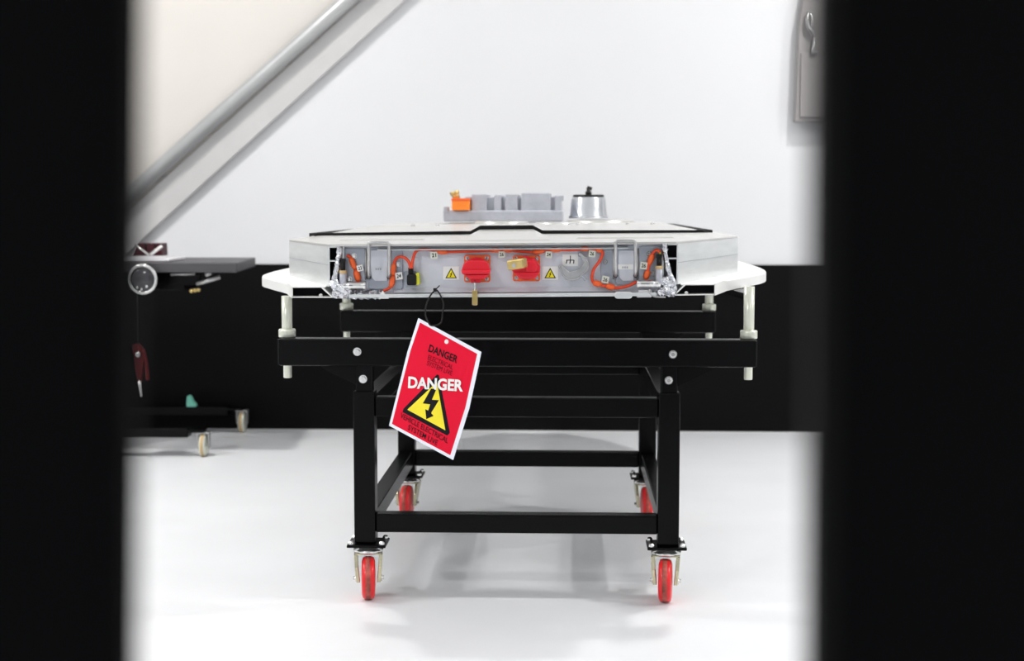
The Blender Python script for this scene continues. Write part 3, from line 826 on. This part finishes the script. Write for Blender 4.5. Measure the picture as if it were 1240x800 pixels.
c = at(626.5, 319.5, YP - .078)
pd = thing('padlock', (c.x, c.y, c.z - .015), 'tilted brass padlock locked onto the second red knob, keyhole facing out', 'padlock')
rt = Matrix.Rotation(R(-9), 3, 'Y') @ Matrix.Rotation(R(-16), 3, 'Z')
MB().obox(c, (.046, .036, .026), rt).build('lock_body', 'brass', pd, 0.004)
MB().lathe(c + rt @ Vector((-.004, -.018, -.002)), rt @ Vector((0, -1, 0)), [(.0055, 0), (.0055, .0008), (.003, .0009), (.003, .0002)], 12, False).build('keyhole', 'steel', pd)
MB().tube(cat([c + rt @ Vector((-.012, .015, 0)), c + rt @ Vector((-.012, .030, 0)), c + rt @ Vector((-.007, .040, 0)), c + rt @ Vector((.007, .040, 0)), c + rt @ Vector((.012, .030, 0)), c + rt @ Vector((.012, .015, 0))], 4), .0032, 8).build('shackle', 'chrome', pd)

# danger tag: an A4 laminate swinging on a cable tie
TLc, TRc, BLc = at(507, 385, 3.842), at(583, 426, 3.727), at(471.5, 515, 3.948)
tn = (TRc - TLc).cross(BLc - TLc).normalized()
if tn.y > 0:
    tn = -tn
DT = thing('danger_tag', (at(525, 393, 3.84)), 'red laminated DANGER sign with yellow lightning triangle hanging askew from a tie', 'sign')


def tp(x, y, off=0.0):
    return on_plane(x, y, TLc, tn) + tn * off


def tagpoly(poly, off, depth=.0006):
    a = [tp(x, y, off) for x, y in poly]
    return MB().prism(a, tn * depth)


tagpoly([(507, 385), (583, 426), (580, 441), (568.5, 494), (549, 556.5), (471.5, 515), (481, 477), (494, 425)], 0, .0016).build('laminate_border', 'tagwhite', DT)
tagpoly([(509.2, 390.2), (578.4, 428.2), (575.5, 441), (564, 493), (545.8, 550.6), (475.2, 512.8), (484.5, 476), (497.5, 425)], .0016, .0006).build('red_field', 'tagred', DT)
tagpoly([(541.5 + 2.4 * math.cos(2 * math.pi * k / 14), 413.3 + 2.8 * math.sin(2 * math.pi * k / 14)) for k in range(14)], .0022, .0005).build('punch_hole', 'white', DT)
tri = tagpoly([(530, 453), (489.3, 494.5), (488.3, 498.5), (542.5, 527), (545.5, 523.5), (532, 453.5)], .0022, .0005).build('warning_triangle', 'ink', DT)
tagpoly([(530, 462), (494.2, 495.5), (540.2, 520.5)], .0027, .0004).build('triangle_field', 'yellow', tri)
tagpoly([(529.5, 470.5), (523, 470), (513, 488), (522, 489), (519.5, 496.5), (516, 495), (517.2, 507), (526, 503), (523, 499.5), (532.5, 484), (524, 483.5)], .0031, .0003).build('lightning_mark', 'ink', tri)


def tagtext(body, origin, along, up, material, bold, off=.0032, name='lettering'):
    vs, fs = text_polys(body, bold)
    b = MB()
    b.add([tp(origin[0] + vx * along[0] + vy * up[0], origin[1] + vx * along[1] + vy * up[1], off) for vx, vy in vs], fs)
    return b.build(name, material, DT)


UP = (2.6, -9.4)
tagtext('DANGER', (519.3, 425.2), (34.5, 14.6), (2.2, -9.0), 'ink', .022)
tagtext('ELECTRICAL', (518.6, 434.6), (30, 12.6), (1.5, -5.6), 'inkred', .0)
tagtext('SYSTEM LIVE', (517.2, 441.6), (30.5, 13), (1.5, -5.6), 'inkred', .0)
tagtext('DANGER', (495.3, 469.5), (66.5, 4.2), (.6, -14.5), 'white', .035, .0042)
tagtext('VEHICLE ELECTRICAL', (485.2, 505.0), (57.5, 31.5), (1.6, -6.2), 'ink', .004)
tagtext('SYSTEM LIVE', (494.5, 519.6), (35.5, 19.5), (1.6, -6.2), 'ink', .004)

ct = thing('cable_tie', tuple(at(527, 350, 3.89)), 'thin black cable tie looped through the danger sign corner', 'cable tie')
hd = at(527, 351, 3.897)
p1 = tp(522.5, 390.5, .010); p2 = tp(524, 394, -.012)
MB().tube(cat([hd, at(521, 358, 3.885), at(515.8, 370, 3.865), at(515.2, 381, 3.845), p1 - Vector((.003, 0, -.006)), tp(525, 393.5, .008), p2 + Vector((.012, .006, .004)), at(536, 379, 3.87), at(537, 367, 3.885), at(532.5, 356, 3.895), at(529, 351, 3.90)], 6), .0021, 6).build('tie_strap', 'rubber', ct)
MB().box(hd - Vector((.005, .004, .005)), hd + Vector((.004, .004, .005))).build('tie_head', 'rubber', ct, 0.001)
MB().tube([hd, hd + Vector((.012, -.006, .012))], .0014, 6).build('tie_tail', 'rubber', ct)

# ================================================================== background by the wall
# leaning stair side: flat stringer with a round rail along its upper edge
YS = 7.05
sr = thing('stair_stringer', (at(-140, 505, YS).x, YS, 0), 'light grey sloping stair stringer with a round rail, rising before the white wall', 'stair')


def line_pt(x0, y0, x1, y1, t):
    return (x0 + (x1 - x0) * t, y0 + (y1 - y0) * t)


# three screen lines measured on the photograph, carried on beyond the frame to floor and ceiling
def xz(px_, py_, Y):
    p = at(px_, py_, Y)
    return p


t_lo, t_hi = -1.9, 1.55
u0, u1 = at(190, 223, YS), at(437, 0, YS)
l0, l1 = at(177, 285, YS), at(491, 0, YS)


def cut(a, b, z):
    k = (z - a.z) / (b.z - a.z)
    return a + (b - a) * k


MB().prism([cut(u0, u1, 0.0), cut(l0, l1, 0.0), cut(l0, l1, 3.7), cut(u0, u1, 3.7)], (0, .018, 0)).build('stringer_bar', 'strut', sr, 0.004)
r0, r1 = at(182, 213, YS - .036), at(421.5, 0, YS - .036)
MB().tube([cut(r0, r1, 0.02), cut(r0, r1, 3.68)], .036, 20).build('round_rail', 'tube', sr)
for k in (.7, 1.25, 1.8, 2.35, 2.9):
    a = cut(r0, r1, k)
    b = cut(l0, l1, k - .12)
    MB().tube([a + Vector((0, .02, 0)), Vector((a.x + .02, YS + .02, a.z - .04))], .012, 8).build('rail_bracket', 'tube', sr)

# cream board on the wall above the stair
cb = MB()
a, b = at(150, 262, WALL_Y), at(470, -25, WALL_Y)
cb.prism([(-3.6, WALL_Y - .018, cut(a, b, .9).z), (cut(a, b, .9).x, WALL_Y - .018, .9), (cut(a, b, 3.3).x, WALL_Y - .018, 3.3), (-3.6, WALL_Y - .018, 3.3)], (0, .016, 0))
tag(cb.build('wall_board', 'cream', None, 0.002, loc=(-2.6, WALL_Y - .01, .9)), 'cream board on the wall above the sloping stair rail', 'board')

# wall cabinet near the black panel
YB = 7.00
a, b = at(963.5, 147, YB), at(963.5, 30, YB)
cbx = thing('wall_cabinet', (a.x + .25, YB + .14, a.z), 'warm grey cabinet fixed high on the white wall with hanging clips', 'cabinet')
top_z = 2.45
MB().prism([(a.x, YB, a.z), (a.x + .55, YB, a.z), (a.x + .55, YB, top_z), (a.x + .10, YB, top_z), (b.x + .02, YB, b.z + .02)], (0, WALL_Y - YB - .002, 0)).build('cabinet_body', 'cabinet', cbx, 0.004)
MB().box((a.x + .02, YB - .012, a.z + .02), (a.x + .53, YB, at(963, 64, YB).z)).build('cabinet_door', 'cabinet', cbx, 0.003)
MB().tube(cat([at(980, 15, YB - .02), at(978, 24, YB - .03), at(980, 33, YB - .03), at(984, 38, YB - .03), at(986, 42, YB - .02)], 5), .010, 8).build('hanging_hook', 'steel', cbx)
MB().tube(cat([at(982, 15, YB - .02), at(984.5, 24, YB - .03), at(983, 34, YB - .03)], 5), .007, 8).build('hanging_hook', 'steel', cbx)
MB().tube(cat([at(987, 46, YB - .02), at(986.5, 56, YB - .03), at(985, 63, YB - .03), at(990, 64, YB - .02)], 5), .009, 8).build('hanging_hook', 'steel', cbx)

# mobile bench at the wall
WX = -1.28
wb = thing('mobile_bench', (-1.75, 6.5, 0), 'dark grey mobile bench on a low black base with worn casters by the wall', 'bench')
zt = at(230, 318, 6.22).z
MB().prism([(-2.5, 6.22, zt - .038), (-1.255, 6.22, zt - .042), (-1.285, 6.74, zt - .036), (-2.5, 6.74, zt - .036)], (0, 0, .042)).build('bench_top', 'bench', wb, 0.004)
MB().box((-2.4, 6.30, zt - .12), (-1.50, 6.60, zt - .04)).build('drawer_box', 'black', wb, 0.003)
dr = MB().box(at(206, 345, 6.29), at(244, 331, 6.31)).build('drawer', 'black', wb, 0.003)
MB().tube([at(207, 332, 6.28), at(236, 331.5, 6.28)], .006, 8).build('drawer_pull', 'steel', dr)
lv = MB().tube([at(238, 344, 6.26), at(266, 335.5, 6.26)], .009, 8).build('lever', 'steel', wb)
for k, x in enumerate((232.5, 237, 241)):
    MB().lathe(at(x, 352 - k * .6, 6.26), (0, -1, 0), [(.008, 0), (.009, .01), (.005, .02)], 10).build('brass_tip', 'brass', lv)
MB().tube([at(249, 333, 6.26), at(256, 330, 6.26)], .010, 8).build('lever_pivot', 'steel', lv)
MB().box((-2.05, 6.38, .10), (-1.90, 6.55, zt - .04)).build('column', 'black', wb, 0.005)
for px_, py_, Y in ((293.5, 521, 6.98), (247, 556, 6.28)):
    f = at(px_, py_, Y)
    x = f.x
    MB().box((-2.55, Y - .035, .085), (x - .06, Y + .035, .125)).build('base_leg', 'black', wb, 0.004)
    cs = MB().box((x - .08, Y - .03, .105), (x + .01, Y + .03, .117)).build('caster', 'black', wb, 0.002)
    MB().lathe((x - .014, Y, .05), (1, 0, 0), [(.020, 0), (.046, .002), (.050, .008), (.050, .022), (.046, .028), (.020, .030)], 24).build('wheel', 'ivory', cs)
    MB().lathe((x - .006, Y, .05), (1, 0, 0), [(.04, 0), (.0506, .001), (.0506, .013), (.04, .014)], 24).build('tread_band', 'tan', cs)
    fk = MB()
    for s in (-.024, .022):
        fk.prism([(x + s, Y - .02, .105), (x + s, Y + .02, .105), (x + s, Y + .012, .04), (x + s, Y - .012, .04)], (.004, 0, 0))
    fk.box((x - .026, Y - .022, .1), (x + .028, Y + .022, .106))
    fk.build('fork', 'steel', cs)
MB().box((-2.45, 6.33, .088), (-2.37, 6.93, .122)).build('base_spine', 'black', wb, 0.004)
MB().box((-2.37, 6.44, .088), (-1.9, 6.50, .14)).build('base_arm', 'black', wb, 0.004)
MB().tube([at(150, 555.5, 6.27), at(236, 554.5, 6.27)], .005, 8).build('tow_rod', 'steel', wb)

# round chrome lamp at the bench edge
c = at(172, 338, 6.15)
rl = thing('inspection_lamp', (c.x, c.y + .04, c.z - .066), 'round chrome-rimmed lamp with dark lens fixed under the bench edge', 'lamp')
ringm = MB()
n = 36
pth = [c + Vector((math.cos(2 * math.pi * k / n) * .058, 0, math.sin(2 * math.pi * k / n) * .058)) for k in range(n + 1)]
ringm.tube(pth, .007, 10, False).build('chrome_rim', 'chrome', rl)
MB().lathe(c + Vector((0, .06, 0)), (0, -1, 0), [(.03, 0), (.055, .02), (.057, .055), (.04, .064), (.0, .068)], 32).build('lens', 'glassdark', rl)
for dx, dz in ((-.022, -.034), (.018, -.030), (-.004, -.042)):
    MB().lathe(c + Vector((dx, -.002, dz)), (0, -1, 0), [(.006, 0), (.006, .004), (.003, .006)], 10).build('rim_screw', 'chrome', rl)
MB().box((c.x - .012, c.y + .03, c.z + .03), (c.x + .012, c.y + .066, zt - .004)).build('lamp_bracket', 'black', rl)

# slotted red block with crossed rods on a pale tray
tr_ = thing('tray', tuple(at(175, 318, 6.33)), 'pale grey tray lying on the bench top', 'tray')
z_t = zt + .004
a, b = at(120, 318, 6.26), at(205, 318, 6.26)
MB().box((a.x, 6.26, z_t), (b.x, 6.52, z_t + .012)).build('tray_base', 'benchpale', tr_, 0.003)
MB().box((a.x, 6.26, z_t + .012), (b.x - .02, 6.27, z_t + .020)).build('tray_lip', 'benchpale', tr_, 0.002)
rk = thing('slotted_block', tuple(at(180, 312, 6.36)), 'dark red slotted block with two crossed silver rods on the tray', 'block')
zb = z_t + .0205
for x0, x1, x2, x3 in ((160, 176, 171.5, 166.5), (175, 187.5, 183, 179), (186.5, 196.5, 192.5, 190)):
    p = [at(x0, 310, 6.36), at(x1, 310, 6.36), at(x2 + 3, 294.5, 6.36), at(x3, 294.5, 6.36)]
    zz = max(q_.z for q_ in p)
    for q_ in p[:2]:
        q_.z = zb
    MB().prism(p, (0, .09, 0)).build('block_tooth', 'darkred', rk, 0.002)
p0, p1 = at(162.5, 296, 6.34), at(180, 308.5, 6.34)
MB().tube([p0, p1], .0055, 8).build('cross_rod', 'chrome', rk)
p0, p1 = at(196, 298, 6.34), at(181, 308.5, 6.34)
MB().tube([p0, p1], .008, 8).build('cross_rod', 'chrome', rk)

# red clamp hanging below the bench
YQ = 6.17
cl = thing('clamp', tuple(at(167, 480, YQ)), 'red hand clamp hanging in the dark below the bench', 'clamp')
a = [at(x, y, YQ) for x, y in ((158, 418), (166, 416), (173, 424), (174, 436), (170, 462), (166, 463), (163, 450), (161, 432))]
MB().prism(a, (0, .03, 0)).build('clamp_jaw', 'clampred', cl, 0.003)
MB().tube(cat([at(173, 424, YQ), at(176, 436, YQ), at(178, 452, YQ), at(178.5, 460, YQ)], 5), .008, 8).build('clamp_handle', 'clampred', cl)
MB().tube([at(168, 461, YQ), at(170.5, 480, YQ)], .008, 8, True, [.009, .005]).build('clamp_tip', 'steel', cl)
MB().tube([at(166, 417, YQ + .01), at(165.5, 340, YQ + .08)], .003, 6).build('hang_cord', 'rubber', cl)
MB().lathe(at(166.5, 429, YQ), (0, -1, 0), [(.012, 0), (.012, .006), (.006, .008)], 10).build('pivot_bolt', 'steel', cl)

# teal wedge standing on the bench base leg
YW = 6.96
w0 = at(233, 501, YW)
zl = .1255
sc_ = YW / 4 / 450
pts = [(-5.5, 0), (5.5, 0), (5, 2.4), (1.5, 6), (-1.5, 13), (-4.5, 13.5), (-5.5, 5)]
wd = MB().prism([(w0.x + x * sc_, YW - .03, zl + y * sc_) for x, y in pts], (0, .05, 0))
tag(wd.build('chock', 'teal', None, 0.003, loc=(w0.x, YW, zl)), 'small teal plastic wedge on the low black bench base', 'wedge')

# ================================================================== the two black uprights the picture is taken between
YN = 0.50
for (xe_t, xe_b, sgn, lab) in ((175, 167, -1, 'black upright panel close to the camera, beside the stair and bench'),
                               (979, 973, 1, 'black upright panel close to the camera, beside the wall cabinet')):
    et, eb = at(xe_t, 0, YN + .012), at(xe_b, 800, YN + .012)
    # carry the edge on to the floor and above head height
    k = (eb.x - et.x) / (eb.z - et.z)
    xb, xt = et.x + k * (0 - et.z), et.x + k * (2.2 - et.z)
    up = thing('black_upright', (et.x + sgn * .22, YN, 0), lab, 'panel')
    far_x = et.x + sgn * .55
    tr0 = .008 * sgn
    MB().prism([(xb + tr0, YN, 0), (far_x, YN, 0), (far_x, YN, 2.2), (xt + tr0, YN, 2.2)], (0, .012, 0)).build('panel_board', 'blackfg', up)
    MB().prism([(xb, YN - .002, 0), (xb + tr0, YN - .002, 0), (xt + tr0, YN - .002, 2.2), (xt, YN - .002, 2.2)], (0, .014, 0)).build('edge_strip', 'blacktrim' if sgn > 0 else 'blackfg', up)
    MB().box((xb + sgn * .02, YN - .05, 0), (far_x, YN + .10, .012)).build('foot_plate', 'blackfg', up)
